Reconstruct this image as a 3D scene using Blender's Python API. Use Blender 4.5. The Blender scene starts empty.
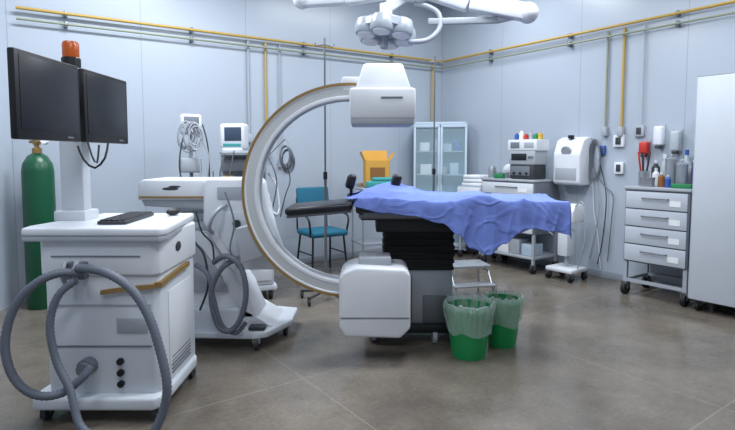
import bpy,bmesh,math,random
from mathutils import Vector,Matrix,Euler,noise
random.seed(4)
sc=bpy.context.scene; COL=sc.collection
R=math.radians; V=Vector
FP=525.0; CX=367.5; PITCH=R(4.0); OY=191.7; CH=1.4
try:
    sc.view_settings.view_transform='Standard'; sc.view_settings.look='None'
except Exception: pass
# ---------------- camera
cd=bpy.data.cameras.new('camera'); cam=bpy.data.objects.new('camera',cd); COL.objects.link(cam)
cam.location=(0,0,CH); cam.rotation_euler=(R(90)-PITCH,0,0)
cd.sensor_width=36; cd.lens=36*FP/735; cd.shift_y=-(215-OY)/735; cd.clip_start=.05
sc.camera=cam
def ray(px,py):
    dx=(px-CX)/FP; dy=(OY-py)/FP
    return V((dx,math.cos(PITCH)+dy*math.sin(PITCH),-math.sin(PITCH)+dy*math.cos(PITCH)))
def P(px,py,Y):
    d=ray(px,py); return V((0,0,CH))+d*(Y/d.y)
def F(px,py,z=0):
    d=ray(px,py); return V((0,0,CH))+d*((z-CH)/d.z)
# ---------------- materials
def lin(c): return tuple(((x/255)/12.92 if x/255<=.04045 else ((x/255+.055)/1.055)**2.4) for x in c)
MATS={}
def mat(name,col,rough=.5,metal=0,var=.06,scale=6,bump=0,trans=0,emit=0,coat=0,alpha=1,bscale=None):
    if name in MATS: return MATS[name]
    m=bpy.data.materials.new(name); m.use_nodes=True; nt=m.node_tree; N=nt.nodes; L=nt.links
    b=N['Principled BSDF']; c=lin(col)
    tc=N.new('ShaderNodeTexCoord'); nz=N.new('ShaderNodeTexNoise'); nz.inputs['Scale'].default_value=scale; nz.inputs['Detail'].default_value=4
    L.new(tc.outputs['Object'],nz.inputs['Vector'])
    mx=N.new('ShaderNodeMix'); mx.data_type='RGBA'
    mx.inputs[6].default_value=tuple(x*(1-var) for x in c)+(1,); mx.inputs[7].default_value=tuple(min(1,x*(1+var)) for x in c)+(1,)
    L.new(nz.outputs['Fac'],mx.inputs[0]); L.new(mx.outputs[2],b.inputs['Base Color'])
    b.inputs['Roughness'].default_value=rough; b.inputs['Metallic'].default_value=metal
    if coat: b.inputs['Coat Weight'].default_value=coat
    if trans: b.inputs['Transmission Weight'].default_value=trans
    if alpha<1: b.inputs['Alpha'].default_value=alpha
    if emit: b.inputs['Emission Color'].default_value=c+(1,); b.inputs['Emission Strength'].default_value=emit
    if bump:
        n2=N.new('ShaderNodeTexNoise'); n2.inputs['Scale'].default_value=bscale or scale*4; n2.inputs['Detail'].default_value=5
        L.new(tc.outputs['Object'],n2.inputs['Vector'])
        bp=N.new('ShaderNodeBump'); bp.inputs['Strength'].default_value=bump; bp.inputs['Distance'].default_value=.01
        L.new(n2.outputs['Fac'],bp.inputs['Height']); L.new(bp.outputs['Normal'],b.inputs['Normal'])
    MATS[name]=m; return m
white=mat('white_enamel',(222,225,231),.33,var=.03)
offw=mat('machine_white',(210,215,222),.36,var=.03)
arcw=mat('arc_off_white',(196,199,201),.4,var=.03)
lgrey=mat('light_grey_plastic',(166,171,179),.45)
mgrey=mat('mid_grey_plastic',(112,117,126),.5)
hoseg=mat('hose_grey',(100,106,118),.55)
dgrey=mat('dark_grey_plastic',(52,55,60),.5)
black=mat('black_plastic',(20,21,24),.45)
shroud=mat('black_shroud',(17,18,20),.75)
blackv=mat('black_vinyl',(20,22,30),.35,bump=.1)
rubber=mat('black_rubber',(26,26,28),.7)
steel=mat('stainless_steel',(180,184,190),.3,.7)
dsteel=mat('dull_steel',(112,116,122),.4,.6)
coverst=mat('brushed_column_steel',(162,166,172),.32,.4)
screen=mat('dark_screen',(23,26,34),.34)
brass=mat('brown_brass',(146,118,70),.45,.1)
yellow=mat('yellow_paint',(184,152,74),.5)
orangecap=mat('yellow_cap',(210,170,60),.5)
greenp=mat('green_grey_paint',(140,146,126),.45)
green=mat('green_cylinder_paint',(13,80,52),.35)
gbook=mat('green_book_cover',(40,130,80),.5)
gplast=mat('green_plastic',(24,146,80),.38)
liner=mat('bag_liner',(208,226,220),.22,bump=1.0,bscale=45,alpha=.38)
orange=mat('amber_lens',(176,82,26),.25,emit=.08)
def drapemat():
    m=mat('blue_drape_cloth',(112,132,204),.9,var=.07,scale=5)
    nt=m.node_tree; N=nt.nodes; L=nt.links; b=N['Principled BSDF']
    tc=N.new('ShaderNodeTexCoord'); mp=N.new('ShaderNodeMapping'); mp.inputs['Scale'].default_value=(1,1.6,1.3); L.new(tc.outputs['Object'],mp.inputs[0])
    n=N.new('ShaderNodeTexNoise'); n.inputs['Scale'].default_value=3.4; n.inputs['Detail'].default_value=2; n.inputs['Distortion'].default_value=.6; L.new(mp.outputs[0],n.inputs[0])
    s=N.new('ShaderNodeMath'); s.operation='SUBTRACT'; s.inputs[1].default_value=.5; L.new(n.outputs['Fac'],s.inputs[0])
    a=N.new('ShaderNodeMath'); a.operation='ABSOLUTE'; L.new(s.outputs[0],a.inputs[0])
    r=N.new('ShaderNodeMapRange'); r.inputs['From Max'].default_value=.08; r.inputs['To Min'].default_value=1; r.inputs['To Max'].default_value=0; L.new(a.outputs[0],r.inputs[0])
    bp=N.new('ShaderNodeBump'); bp.inputs['Strength'].default_value=.35; bp.inputs['Distance'].default_value=.012; L.new(r.outputs[0],bp.inputs['Height']); L.new(bp.outputs['Normal'],b.inputs['Normal'])
    return m
drapem=drapemat()
teal=mat('teal_upholstery',(22,98,124),.75,bump=.2)
tealc=mat('teal_cloth',(60,150,150),.8,bump=.3)
red=mat('red_plastic',(190,50,40),.4)
ybox=mat('yellow_cardboard',(206,156,66),.75)
bcard=mat('brown_cardboard',(140,92,48),.8)
pink=mat('pink_plastic',(200,120,150),.5)
paper=mat('white_paper',(235,236,238),.8)
linen=mat('white_linen',(225,228,232),.9,bump=.4)
cabgrey=mat('cabinet_grey',(190,196,206),.4,var=.03)
cabwhite=mat('trolley_drawer_white',(212,216,222),.4,var=.03)
cabdark=mat('cabinet_dark_grey',(108,113,123),.45)  # plain darker grey for drawer unit frames and the locker carcass
lockm=mat('locker_white',(200,206,215),.36,var=.03)
bluep=mat('blue_plastic',(50,90,170),.4)
purple=mat('purple_plastic',(90,80,130),.4)
lampgrey=mat('lamp_silver',(164,171,180),.35,.2)
framew=mat('pale_blue_frame',(184,200,214),.4)
inside=mat('cabinet_interior_blue',(140,178,199),.5)
glass=mat('cabinet_glass',(200,225,235),.05,alpha=.22)
clear=mat('clear_bottle_plastic',(205,215,220),.2,alpha=.6)
bagm=mat('clear_supply_bag',(210,216,222),.25,bump=.8,bscale=25)
def wallmat(name,col):
    m=bpy.data.materials.new(name); m.use_nodes=True; nt=m.node_tree; N=nt.nodes; L=nt.links; b=N['Principled BSDF']
    tc=N.new('ShaderNodeTexCoord'); sp=N.new('ShaderNodeSeparateXYZ'); L.new(tc.outputs['Object'],sp.inputs[0])
    d=N.new('ShaderNodeMath'); d.operation='DIVIDE'; d.inputs[1].default_value=1.16; L.new(sp.outputs['X'],d.inputs[0])
    fr=N.new('ShaderNodeMath'); fr.operation='FRACT'; L.new(d.outputs[0],fr.inputs[0])
    lt=N.new('ShaderNodeMath'); lt.operation='LESS_THAN'; lt.inputs[1].default_value=.007; L.new(fr.outputs[0],lt.inputs[0])
    nz=N.new('ShaderNodeTexNoise'); nz.inputs['Scale'].default_value=.8; nz.inputs['Detail'].default_value=2; L.new(tc.outputs['Object'],nz.inputs[0])
    c=lin(col); mx=N.new('ShaderNodeMix'); mx.data_type='RGBA'; mx.inputs[6].default_value=tuple(x*.96 for x in c)+(1,); mx.inputs[7].default_value=tuple(x*1.04 for x in c)+(1,)
    L.new(nz.outputs['Fac'],mx.inputs[0])
    m2=N.new('ShaderNodeMix'); m2.data_type='RGBA'; m2.inputs[7].default_value=tuple(x*.74 for x in c)+(1,)
    L.new(lt.outputs[0],m2.inputs[0]); L.new(mx.outputs[2],m2.inputs[6]); L.new(m2.outputs[2],b.inputs['Base Color'])
    b.inputs['Roughness'].default_value=.27
    return m
wallm=wallmat('wall_panel_paint',(173,182,194))
def floormat():
    m=bpy.data.materials.new('polished_concrete'); m.use_nodes=True; nt=m.node_tree; N=nt.nodes; L=nt.links; b=N['Principled BSDF']
    tc=N.new('ShaderNodeTexCoord')
    nz=N.new('ShaderNodeTexNoise'); nz.inputs['Scale'].default_value=1.3; nz.inputs['Detail'].default_value=8; nz.inputs['Roughness'].default_value=.64; L.new(tc.outputs['Object'],nz.inputs[0])
    cr=N.new('ShaderNodeValToRGB'); cr.color_ramp.elements[0].position=.3; cr.color_ramp.elements[1].position=.72
    cr.color_ramp.elements[0].color=lin((88,81,73))+(1,); cr.color_ramp.elements[1].color=lin((136,127,116))+(1,)
    L.new(nz.outputs['Fac'],cr.inputs[0])
    n3=N.new('ShaderNodeTexNoise'); n3.inputs['Scale'].default_value=40; n3.inputs['Detail'].default_value=3; L.new(tc.outputs['Object'],n3.inputs[0])
    ml=N.new('ShaderNodeMix'); ml.data_type='RGBA'; ml.blend_type='OVERLAY'; ml.inputs[0].default_value=.25; L.new(cr.outputs[0],ml.inputs[6]); L.new(n3.outputs['Fac'],ml.inputs[7])
    n4=N.new('ShaderNodeTexNoise'); n4.inputs['Scale'].default_value=.8; n4.inputs['Detail'].default_value=5; L.new(tc.outputs['Object'],n4.inputs[0])
    r4=N.new('ShaderNodeMapRange'); r4.inputs['From Min'].default_value=.5; r4.inputs['From Max'].default_value=.75; r4.inputs['To Max'].default_value=.45; L.new(n4.outputs['Fac'],r4.inputs[0])
    m4=N.new('ShaderNodeMix'); m4.data_type='RGBA'; m4.inputs[7].default_value=lin((78,72,66))+(1,); L.new(r4.outputs[0],m4.inputs[0]); L.new(ml.outputs[2],m4.inputs[6])
    sp=N.new('ShaderNodeSeparateXYZ'); L.new(tc.outputs['Object'],sp.inputs[0])
    prev=None
    for ax,per,off in (('X',1.7,.55),('Y',1.7,.2)):
        a=N.new('ShaderNodeMath'); a.operation='ADD'; a.inputs[1].default_value=off+50*per; L.new(sp.outputs[ax],a.inputs[0])
        d=N.new('ShaderNodeMath'); d.operation='DIVIDE'; d.inputs[1].default_value=per; L.new(a.outputs[0],d.inputs[0])
        fr=N.new('ShaderNodeMath'); fr.operation='FRACT'; L.new(d.outputs[0],fr.inputs[0])
        lt=N.new('ShaderNodeMath'); lt.operation='LESS_THAN'; lt.inputs[1].default_value=.005; L.new(fr.outputs[0],lt.inputs[0])
        if prev is None: prev=lt
        else:
            q=N.new('ShaderNodeMath'); q.operation='MAXIMUM'; L.new(prev.outputs[0],q.inputs[0]); L.new(lt.outputs[0],q.inputs[1]); prev=q
    sc_=N.new('ShaderNodeMath'); sc_.operation='MULTIPLY'; sc_.inputs[1].default_value=.24; L.new(prev.outputs[0],sc_.inputs[0])
    m2=N.new('ShaderNodeMix'); m2.data_type='RGBA'; m2.inputs[7].default_value=lin((172,166,158))+(1,)
    L.new(sc_.outputs[0],m2.inputs[0]); L.new(m4.outputs[2],m2.inputs[6]); L.new(m2.outputs[2],b.inputs['Base Color'])
    mr=N.new('ShaderNodeMapRange'); mr.inputs['To Min'].default_value=.08; mr.inputs['To Max'].default_value=.3; L.new(nz.outputs['Fac'],mr.inputs[0]); L.new(mr.outputs[0],b.inputs['Roughness'])
    return m
floorm=floormat()
# ---------------- mesh builder
MW={}
def rmat(c,rot): return Matrix.Translation(V(c))@Euler(rot).to_matrix().to_4x4()
class MB:
    def __init__(s): s.bm=bmesh.new()
    def _bev(s,vs,b,seg=2):
        es={e for v in vs for e in v.link_edges}
        bmesh.ops.bevel(s.bm,geom=list(es),offset=b,offset_type='OFFSET',segments=seg,profile=.5,affect='EDGES',clamp_overlap=True)
    def box(s,c,size,b=0,rot=(0,0,0),seg=2,taper=None):
        vs=bmesh.ops.create_cube(s.bm,size=1)['verts']
        M=rmat(c,rot)@Matrix.Diagonal((size[0],size[1],size[2],1))
        for v in vs:
            if taper and v.co.z>0: v.co.x*=taper[0]; v.co.y*=taper[1]
            v.co=M@v.co
        if b>0: s._bev(vs,b,seg)
        return s
    def loft(s,rings,cap=True,closed=False):
        bm=s.bm; rr=[[bm.verts.new(p) for p in r] for r in rings]; n=len(rr[0])
        m=len(rr)
        for i in range(m if closed else m-1):
            a=rr[i]; b=rr[(i+1)%m]
            for j in range(n):
                try: bm.faces.new((a[j],a[(j+1)%n],b[(j+1)%n],b[j]))
                except Exception: pass
        if cap and not closed:
            bm.faces.new(rr[0][::-1]); bm.faces.new(rr[-1])
        return s
    def cyl(s,p0,p1,r0,r1=None,n=18):
        r1=r0 if r1 is None else r1; p0=V(p0);p1=V(p1); d=(p1-p0).normalized()
        u=d.orthogonal().normalized(); w=d.cross(u)
        f=lambda p,r:[p+(u*math.cos(2*math.pi*k/n)+w*math.sin(2*math.pi*k/n))*r for k in range(n)]
        return s.loft([f(p0,r0),f(p1,r1)])
    def bar(s,p0,p1,w,h,b=.01):
        p0=V(p0);p1=V(p1); d=(p1-p0).normalized(); u=V((0,0,1)).cross(d).normalized(); v=d.cross(u)
        n0=set(s.bm.verts)
        f=lambda p:[p+u*w/2+v*h/2,p-u*w/2+v*h/2,p-u*w/2-v*h/2,p+u*w/2-v*h/2]
        s.loft([f(p0),f(p1)])
        if b: s._bev([q for q in s.bm.verts if q not in n0],b)
        return s
    def tube(s,pts,r,n=10,step=.03,rib=0,closed=False,straight=False):
        pts=[V(p) for p in pts]; out=[]
        if straight: out=pts
        else:
            m=len(pts)
            segs=m if closed else m-1
            for i in range(segs):
                g=(lambda k: pts[k%m]) if closed else (lambda k: pts[min(max(k,0),m-1)])
                a,b,c,d=g(i-1),g(i),g(i+1),g(i+2)
                k=max(2,int((c-b).length/step))
                for q in range(k):
                    t=q/k; out.append(.5*((2*b)+(c-a)*t+(2*a-5*b+4*c-d)*t*t+(3*b-a-3*c+d)*t**3))
            if not closed: out.append(pts[-1])
        rings=[]; u=None
        for i,p in enumerate(out):
            if closed: tg=(out[(i+1)%len(out)]-out[i-1])
            else: tg=(out[min(i+1,len(out)-1)]-out[max(i-1,0)])
            if tg.length<1e-9: tg=V((0,0,1))
            tg.normalize()
            if u is None: u=tg.orthogonal().normalized()
            else:
                u=u-tg*u.dot(tg); u=u.normalized() if u.length>1e-6 else tg.orthogonal().normalized()
            w=tg.cross(u); rr=r*(1-rib*(i%2))
            rings.append([p+(u*math.cos(2*math.pi*k/n)+w*math.sin(2*math.pi*k/n))*rr for k in range(n)])
        return s.loft(rings,closed=closed)
    def lathe(s,prof,c=(0,0,0),n=24,rot=(0,0,0)):
        M=rmat(c,rot)
        return s.loft([[M@V((max(r,1e-4)*math.cos(2*math.pi*k/n),max(r,1e-4)*math.sin(2*math.pi*k/n),z)) for k in range(n)] for r,z in prof])
    def prism(s,poly,d0,d1,plane='xz',b=0,seg=2):
        f={'xz':lambda a,c,d:V((a,d,c)),'xy':lambda a,c,d:V((a,c,d)),'yz':lambda a,c,d:V((d,a,c))}[plane]
        n0=set(s.bm.verts)
        s.loft([[f(a,c,d0) for a,c in poly],[f(a,c,d1) for a,c in poly]])
        if b: s._bev([v for v in s.bm.verts if v not in n0],b,seg)
        return s
    def sph(s,c,r,sc_=(1,1,1),rot=(0,0,0)):
        M=rmat(c,rot)@Matrix.Diagonal((r*sc_[0],r*sc_[1],r*sc_[2],1))
        bmesh.ops.create_uvsphere(s.bm,u_segments=16,v_segments=10,radius=1,matrix=M); return s
    def build(s,name,m,parent=None,world=False,label=None):
        bm=s.bm
        bmesh.ops.recalc_face_normals(bm,faces=bm.faces)
        if world and parent is not None: bmesh.ops.transform(bm,matrix=MW[parent.name].inverted(),verts=bm.verts)
        me=bpy.data.meshes.new(name); bm.to_mesh(me); bm.free()
        for p in me.polygons: p.use_smooth=True
        try: me.set_sharp_from_angle(angle=R(38))
        except Exception: pass
        me.materials.append(m)
        o=bpy.data.objects.new(name,me); COL.objects.link(o)
        if parent is not None: o.parent=parent; MW[o.name]=MW[parent.name]
        else: MW[o.name]=Matrix.Identity(4)
        if label: o['label']=label
        return o
def thing(name,label,cat,loc=(0,0,0),rz=0,group=None):
    o=bpy.data.objects.new(name,None); COL.objects.link(o); o.empty_display_size=.1
    o.location=loc; o.rotation_euler=(0,0,rz); o['label']=label; o['category']=cat
    if group: o['group']=group
    MW[o.name]=Matrix.Translation(V(loc))@Matrix.Rotation(rz,4,'Z'); return o
def tag(o,label,cat,group=None):
    o['label']=label; o['category']=cat
    if group: o['group']=group
    return o
def solo(mb,name,m,label,cat,loc=(0,0,0),rz=0,group=None,rot=None):
    o=mb.build(name,m); o.location=loc; o.rotation_euler=rot or (0,0,rz)
    MW[o.name]=Matrix.Translation(V(loc))@Euler(rot or (0,0,rz)).to_matrix().to_4x4()
    return tag(o,label,cat,group)
def LW(root,x,y,z=0): return MW[root.name]@V((x,y,z))
def caster(root,x,y,r=.045,top=None,m=rubber,fork=dsteel,a=0):
    top=top or r*2.3
    c=MB().box((x,y,top-.01),(r*1.1,r*.9,.02)).box((x-r*.45,y,r+(top-r)/2),(.008,r*.7,top-r)).box((x+r*.45,y,r+(top-r)/2),(.008,r*.7,top-r)).build('caster',fork,root)
    MB().cyl((x-r*.32,y,r),(x+r*.32,y,r),r,n=20).build('wheel',m,c)
# ---------------- room
W=R(35.8); A=V((math.cos(W),math.sin(W),0)); B=V((-math.sin(W),math.cos(W),0))
ROTB=W; ROTR=W-R(90)
Cn=F(440,245); H=3.72
def BW(s,off=0,z=0): return Cn-A*s-B*off+V((0,0,z))
def RW(t,off=0,z=0): return Cn-B*t-A*off+V((0,0,z))
def rw_t(px,off=0):
    k=(px-CX)/FP; o=Cn-A*off; return (k*o.y-o.x)/(-B.x+k*B.y)
def bw_s(px,off=0):
    k=(px-CX)/FP; o=Cn-B*off; return (o.x-k*o.y)/(A.x-k*A.y)
def struct(o): o['kind']='structure'; return o
def wall(name,p,q):
    d=(q-p); L=d.length; ang=math.atan2(d.y,d.x)
    o=MB().box((L/2,.06,H/2),(L+.1,.12,H)).build(name,wallm)
    o.location=p; o.rotation_euler=(0,0,ang); return struct(o)
C0=Cn.copy(); C1=BW(bw_s(13)); C2=V((-3.05,-1.5,0)); C3=RW(11.5)
wall('wall_back',C1,C0); wall('wall_right',C0,C3); wall('wall_front',C3,C2); wall('wall_left',C2,C1)
fl=MB().box((0,0,-.05),(13,13,.1)).build('floor',floorm); fl.location=(2.3,3.3,0); fl.rotation_euler=(0,0,W); struct(fl)
ce=MB().box((0,0,.05),(13,13,.1)).build('ceiling',mat('ceiling_paint',(218,222,228),.7)); ce.location=(2.3,3.3,H); ce.rotation_euler=(0,0,W); struct(ce)
bbm=mat('baseboard_grey',(142,149,158),.5)
def base(name,p,q):
    d=q-p; o=MB().box((d.length/2,-.008,.04),(d.length,.016,.08),.004).build(name,bbm); o.location=p; o.rotation_euler=(0,0,math.atan2(d.y,d.x)); struct(o)
base('baseboard_back',C1,C0); base('baseboard_right',C0,C3)
# ---------------- pipes on the walls
def pipe_thing(name,label,pts,r,m,clamps=()):
    t=thing(name,label,'pipe',(pts[0].x,pts[0].y,pts[0].z))
    MB().tube(pts,r,12,straight=True).build('pipe_run',m,t,world=True)
    for c in clamps: MB().box((c[0].x,c[0].y,c[0].z),(.03,.06,.06),.005,rot=(0,0,c[1])).build('clamp',dsteel,t,world=True)
    return t
for z,m,r,nm in ((2.80,yellow,.015,'upper yellow'),(2.70,greenp,.011,'lower grey green')):
    dz=.055
    pipe_thing('gas_pipe',nm+' pipe running along the back wall behind the monitors',[BW(5.4,.065,z-dz),BW(.05,.065,z)],r,m,[(BW(s,.035,z-dz*s/5.4),ROTB) for s in (1.,2.4,3.8,5.)])
    pipe_thing('gas_pipe',nm+' pipe running along the right wall above the trolleys',[RW(.09,.065,z),RW(7.5,.065,z)],r,m,[(RW(s,.035,z),ROTR) for s in (1.,2.2,3.4,4.4)])
def drop_b(px,y1,m,r,label,box=True,ztop=2.74):
    s=bw_s(px); z1=P(px,y1,BW(s).y).z
    t=pipe_thing('drop_pipe',label,[BW(s,.026,ztop),BW(s,.026,z1)],r,m)
    if box: MB().box(BW(s,.035,z1-.04),(.06,.06,.1),.006,rot=(0,0,ROTB)).build('outlet_box',lgrey,t,world=True)
def drop_r(px,y1,m,r,label,box=True,ztop=2.77,bm_=lgrey):
    s=rw_t(px); z1=P(px,y1,RW(s).y).z
    t=pipe_thing('drop_pipe',label,[RW(s,.026,ztop),RW(s,.026,z1)],r,m)
    if box: MB().box(RW(s,.035,z1-.04),(.06,.06,.1),.006,rot=(0,0,ROTR)).build('outlet_box',bm_,t,world=True)
drop_b(249,135,lgrey,.012,'thin grey conduit dropping from back wall pipes left of the yellow one')
drop_b(266,150,yellow,.013,'yellow pipe dropping down the back wall behind the anaesthesia machine')
drop_b(280,160,lgrey,.009,'very thin pale conduit on back wall right of the yellow drop pipe')
drop_b(430,185,yellow,.013,'yellow pipe dropping down the back wall close to the room corner')
drop_r(605,128,greenp,.012,'thin green grey conduit dropping down right wall beside yellow pipe',bm_=lgrey)
drop_r(621,128,yellow,.014,'yellow pipe dropping down the right wall to a valve box')
drop_r(641,124,lgrey,.008,'very thin pale conduit dropping to the grey socket box',box=False)
for px,py,w,h,m,lab in ((619,141,.12,.13,white,'white socket box under the yellow wall pipe'),(639,131,.1,.12,lgrey,'grey socket box on wall left of the dispensers'),(620,168,.1,.13,white,'white double socket low on wall left of drawer cabinet'),(603,150,.06,.1,bluep,'small blue outlet on right wall beside white wall machine')):
    t_=rw_t(px); z=P(px,py,RW(t_).y).z
    o=thing('wall_socket',lab,'socket',RW(t_,0,z),ROTR)
    MB().box((0,-.02,0),(w,.04,h),.006).build('cover',m,o)
    MB().box((0,-.043,0),(w*.5,.008,h*.6),.003).build('socket_face',dgrey,o)
# ---------------- monitor cart
T=thing('monitor_cart','large white console cart with two monitors on mast, left foreground','cart',(-1.38,3.0,0))
MB().prism([(-.35,-.37),(.27,-.37),(.31,-.32),(.31,.22),(.27,.29),(-.30,.29),(-.36,.2),(-.38,-.32)],.075,.145,'xy',.018,3).build('base',offw,T)
MB().prism([(-.285,-.31),(.26,-.31),(.29,-.28),(.29,.25),(.26,.28),(-.29,.28),(-.31,.25),(-.31,-.28)],.14,.78,'xy',.010,3).build('lower_body',offw,T)
MB().prism([(-.30,-.325),(.27,-.325),(.305,-.29),(.305,.26),(.27,.29),(-.30,.29),(-.325,.26),(-.325,-.29)],.775,.985,'xy',.014,3).build('upper_body',white,T)
MB().prism([(-.38,-.36),(.32,-.36),(.35,-.31),(.27,.35),(-.31,.35),(-.40,-.27)],.985,1.03,'xy',.015,3).build('desktop',white,T)
MB().prism([(-.38,-.355),(.32,-.355),(.345,-.31),(.265,.345),(-.31,.345),(-.395,-.27)],.96,.986,'xy',.004).build('desk_trim',lgrey,T)
MB().loft([[V((x,y,z+dz)) for (y,dz) in ((-.333,-.011),(-.333,.011),(-.29,.011),(-.29,-.011))] for x,z in ((.0,.69),(.10,.705),(.2,.716),(.275,.722))]).build('brass_band',brass,T)
MB().loft([[V((x,y,z+dz)) for (x,dz) in ((.311,-.013),(.311,.013),(.27,.013),(.27,-.013))] for y,z in ((-.31,.725),(-.2,.735),(-.08,.742),(.12,.75))]).build('brass_band',brass,T)
MB().sph((.307,-.05,.885),.035,(.15,1.2,.8)).build('oval_badge',dgrey,T)
MB().box((-.02,-.327,.88),(.46,.006,.006)).build('panel_seam',mgrey,T)
MB().box((-.01,-.312,.40),(.52,.006,.008)).build('panel_seam',mgrey,T)
MB().box((-.01,-.312,.62),(.52,.006,.006)).build('panel_seam',lgrey,T)
MB().box((.15,-.312,.51),(.16,.006,.08),.002).build('side_panel',lgrey,T)
MB().box((.292,.0,.45),(.006,.36,.42),.002).build('side_panel',white,T)
for i in range(5): MB().box((.292,.0,.19+i*.022),(.01,.3,.008),.002).build('vent_slot',mgrey,T)
for z in (.26,.20,.32):
    MB().cyl((.085,-.305,z),(.085,-.328,z),.018).build('socket',black,T)
MB().cyl((-.08,-.305,.30),(-.08,-.36,.30),.045).cyl((-.08,-.35,.30),(-.08,-.385,.30),.034).build('hose_port',mgrey,T)
for x in (-.14,-.08):
    br=MB().box((x,-.345,.81),(.045,.05,.09),.01).build('hose_bracket',mgrey,T)
    MB().tube([(x,-.35,.84),(x,-.40,.86),(x,-.42,.80),(x,-.40,.76)],.012).build('hook',lgrey,br)
def hose(pts,r,T,Y=None):
    w=[P(a,b,y-.02) for a,b,y in pts]
    for p in w: p.z=max(p.z,r+.004)
    return MB().tube(w,r,12,step=.010,rib=.14).build('hose',hoseg,T,world=True)
hose([(84,274,2.62),(60,273,2.57),(35,284,2.53),(14,308,2.50),(5,345,2.48),(14,378,2.48),(36,395,2.50),(62,393,2.54),(84,376,2.58),(92,364,2.61)],.022,T)
hose([(78,268,2.60),(104,272,2.54),(130,288,2.50),(148,315,2.48),(160,350,2.46),(167,385,2.44),(163,412,2.44),(150,440,2.42)],.023,T)
hose([(76,280,2.58),(58,296,2.55),(50,325,2.53),(56,360,2.52),(70,390,2.50),(80,425,2.46),(100,440,2.44)],.020,T)
MB().box((-.3,.02,1.055),(.18,.16,.06),.01).box((-.3,.02,1.46),(.14,.09,.86),.02).build('mast',offw,T)
MB().box((-.20,.02,1.66),(.06,.7,.07),.012).box((-.24,-.28,1.66),(.06,.12,.12),.012).box((-.24,.32,1.66),(.06,.12,.12),.012).build('monitor_arm',dgrey,T)
for y0,y1 in ((2.235,2.73),(2.775,3.27)):
    yc=(y0+y1)/2-3.0; w=y1-y0
    m_=MB().box((-.118,yc,1.66),(.034,w,.385),.008).box((-.15,yc,1.66),(.04,w*.5,.24),.012).build('monitor',black,T)
    MB().box((-.1005,yc,1.672),(.004,w-.05,.32),.001).build('screen',screen,m_)
    MB().box((-.1005,yc+w*.3,1.487),(.003,.05,.008)).build('button_strip',mgrey,m_)
MB().tube([P(78,146,2.75),P(84,160,2.74),P(95,168,2.74),P(105,158,2.76),P(108,143,2.8)],.006,8).build('cable',black,T,world=True)
MB().tube([P(88,142,2.78),P(92,156,2.76),P(97,163,2.76),P(99,145,2.8)],.005,8).build('cable',black,T,world=True)
bc=MB().lathe([(.05,1.885),(.05,1.945),(.045,1.95)],(-.3,0.02,0)).build('beacon_base',black,T)
MB().lathe([(.042,1.95),(.044,1.96),(.044,2.025),(.038,2.038),(.01,2.042)],(-.3,.02,0)).build('beacon_lens',orange,bc)
for x,y in ((-.32,-.30),(.26,-.30),(.27,.23),(-.29,.24)): caster(T,x,y,.044,.08,m=dgrey,fork=mgrey)
o=thing('keyboard','black computer keyboard lying on the white console desktop','keyboard',(-1.37,2.98,1.031),R(93))
MB().box((0,0,.01),(.43,.15,.018),.005).build('case',dgrey,o)
k=MB()
for i in range(15):
    for j in range(5): k.box((-.195+i*.0279,-.055+j*.027,.022),(.022,.021,.008),.002,seg=1)
k.build('keys',black,o)
o=thing('computer_mouse','small black mouse at far end of the console desktop','mouse',(-1.19,3.20,1.0315),R(60))
MB().sph((0,0,.022),.03,(1.6,1,.72)).build('shell',black,o); MB().box((.02,0,.042),(.02,.006,.006),.002).build('scroll_wheel',mgrey,o)
# ---------------- C-arm machine
cx,cy,cz=-.125,3.58,1.155
T=thing('c_arm_machine','white mobile X-ray machine with big C-shaped arm around the table','medical machine',(-1.2,4.0,0))
Ro,Ri=.722,.612
def arc(a0,a1,ro,ri,y0,y1,n=64,bev=0):
    rings=[]
    for i in range(n+1):
        a=a0+(a1-a0)*i/n; c,s_=math.cos(a),math.sin(a)
        f=lambda r,y: V((cx+r*c,y,cz+r*s_))
        if bev: rings.append([f(ro,y0+bev),f(ro,y1-bev),f(ro-bev,y1),f(ri+bev,y1),f(ri,y1-bev),f(ri,y0+bev),f(ri+bev,y0),f(ro-bev,y0)])
        else: rings.append([f(ro,y0),f(ro,y1),f(ri,y1),f(ri,y0)])
    return MB().loft(rings)
a0,a1=R(82),R(278)
ca=arc(a0,a1,Ro-.024,Ri+.006,cy-.048,cy+.085,bev=.006).build('c_arc',arcw,T,world=True)
arc(a0,a1,Ro,Ro-.030,cy-.055,cy+.092,bev=.006).build('outer_flange',white,ca,world=True)
arc(a0,a1,Ri+.028,Ri,cy-.055,cy+.092,bev=.006).build('inner_flange',white,ca,world=True)
arc(a0,a1,Ro+.001,Ro-.017,cy-.060,cy-.048).build('guide_rail',brass,ca,world=True)
arc(a0,a1,Ri+.002,Ri-.003,cy-.01,cy+.045).build('inner_channel',lgrey,ca,world=True)
dx=.098
d=MB()
d.box((dx,cy+.03,1.735),(.43,.38,.20),.02,seg=2); det=d.build('image_detector',white,T,world=True)
MB().box((dx,cy+.03,1.622),(.415,.36,.05),.01).build('detector_face',lgrey,det,world=True)
MB().box((dx+.005,cy+.05,1.91),(.38,.32,.19),.018,taper=(.68,.75),seg=2).box((dx-.17,cy+.03,1.87),(.2,.16,.10),.015).build('detector_neck',white,det,world=True)
MB().box((dx+.06,cy-.162,1.77),(.14,.004,.012)).build('marking',mgrey,det,world=True)
tb=MB().prism([(-.205,.64),(-.235,.60),(-.235,.27),(-.20,.205),(.17,.195),(.235,.26),(.235,.62),(.2,.66),(-.12,.675)],cy-.21,cy+.13,'xz',.022,3)
bmesh.ops.translate(tb.bm,verts=tb.bm.verts,vec=(.048,0,0))
tb=tb.build('tube_housing',white,T,world=True)
MB().box((.048,cy-.208,.335),(.45,.012,.008)).build('seam',mgrey,tb,world=True)
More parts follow.
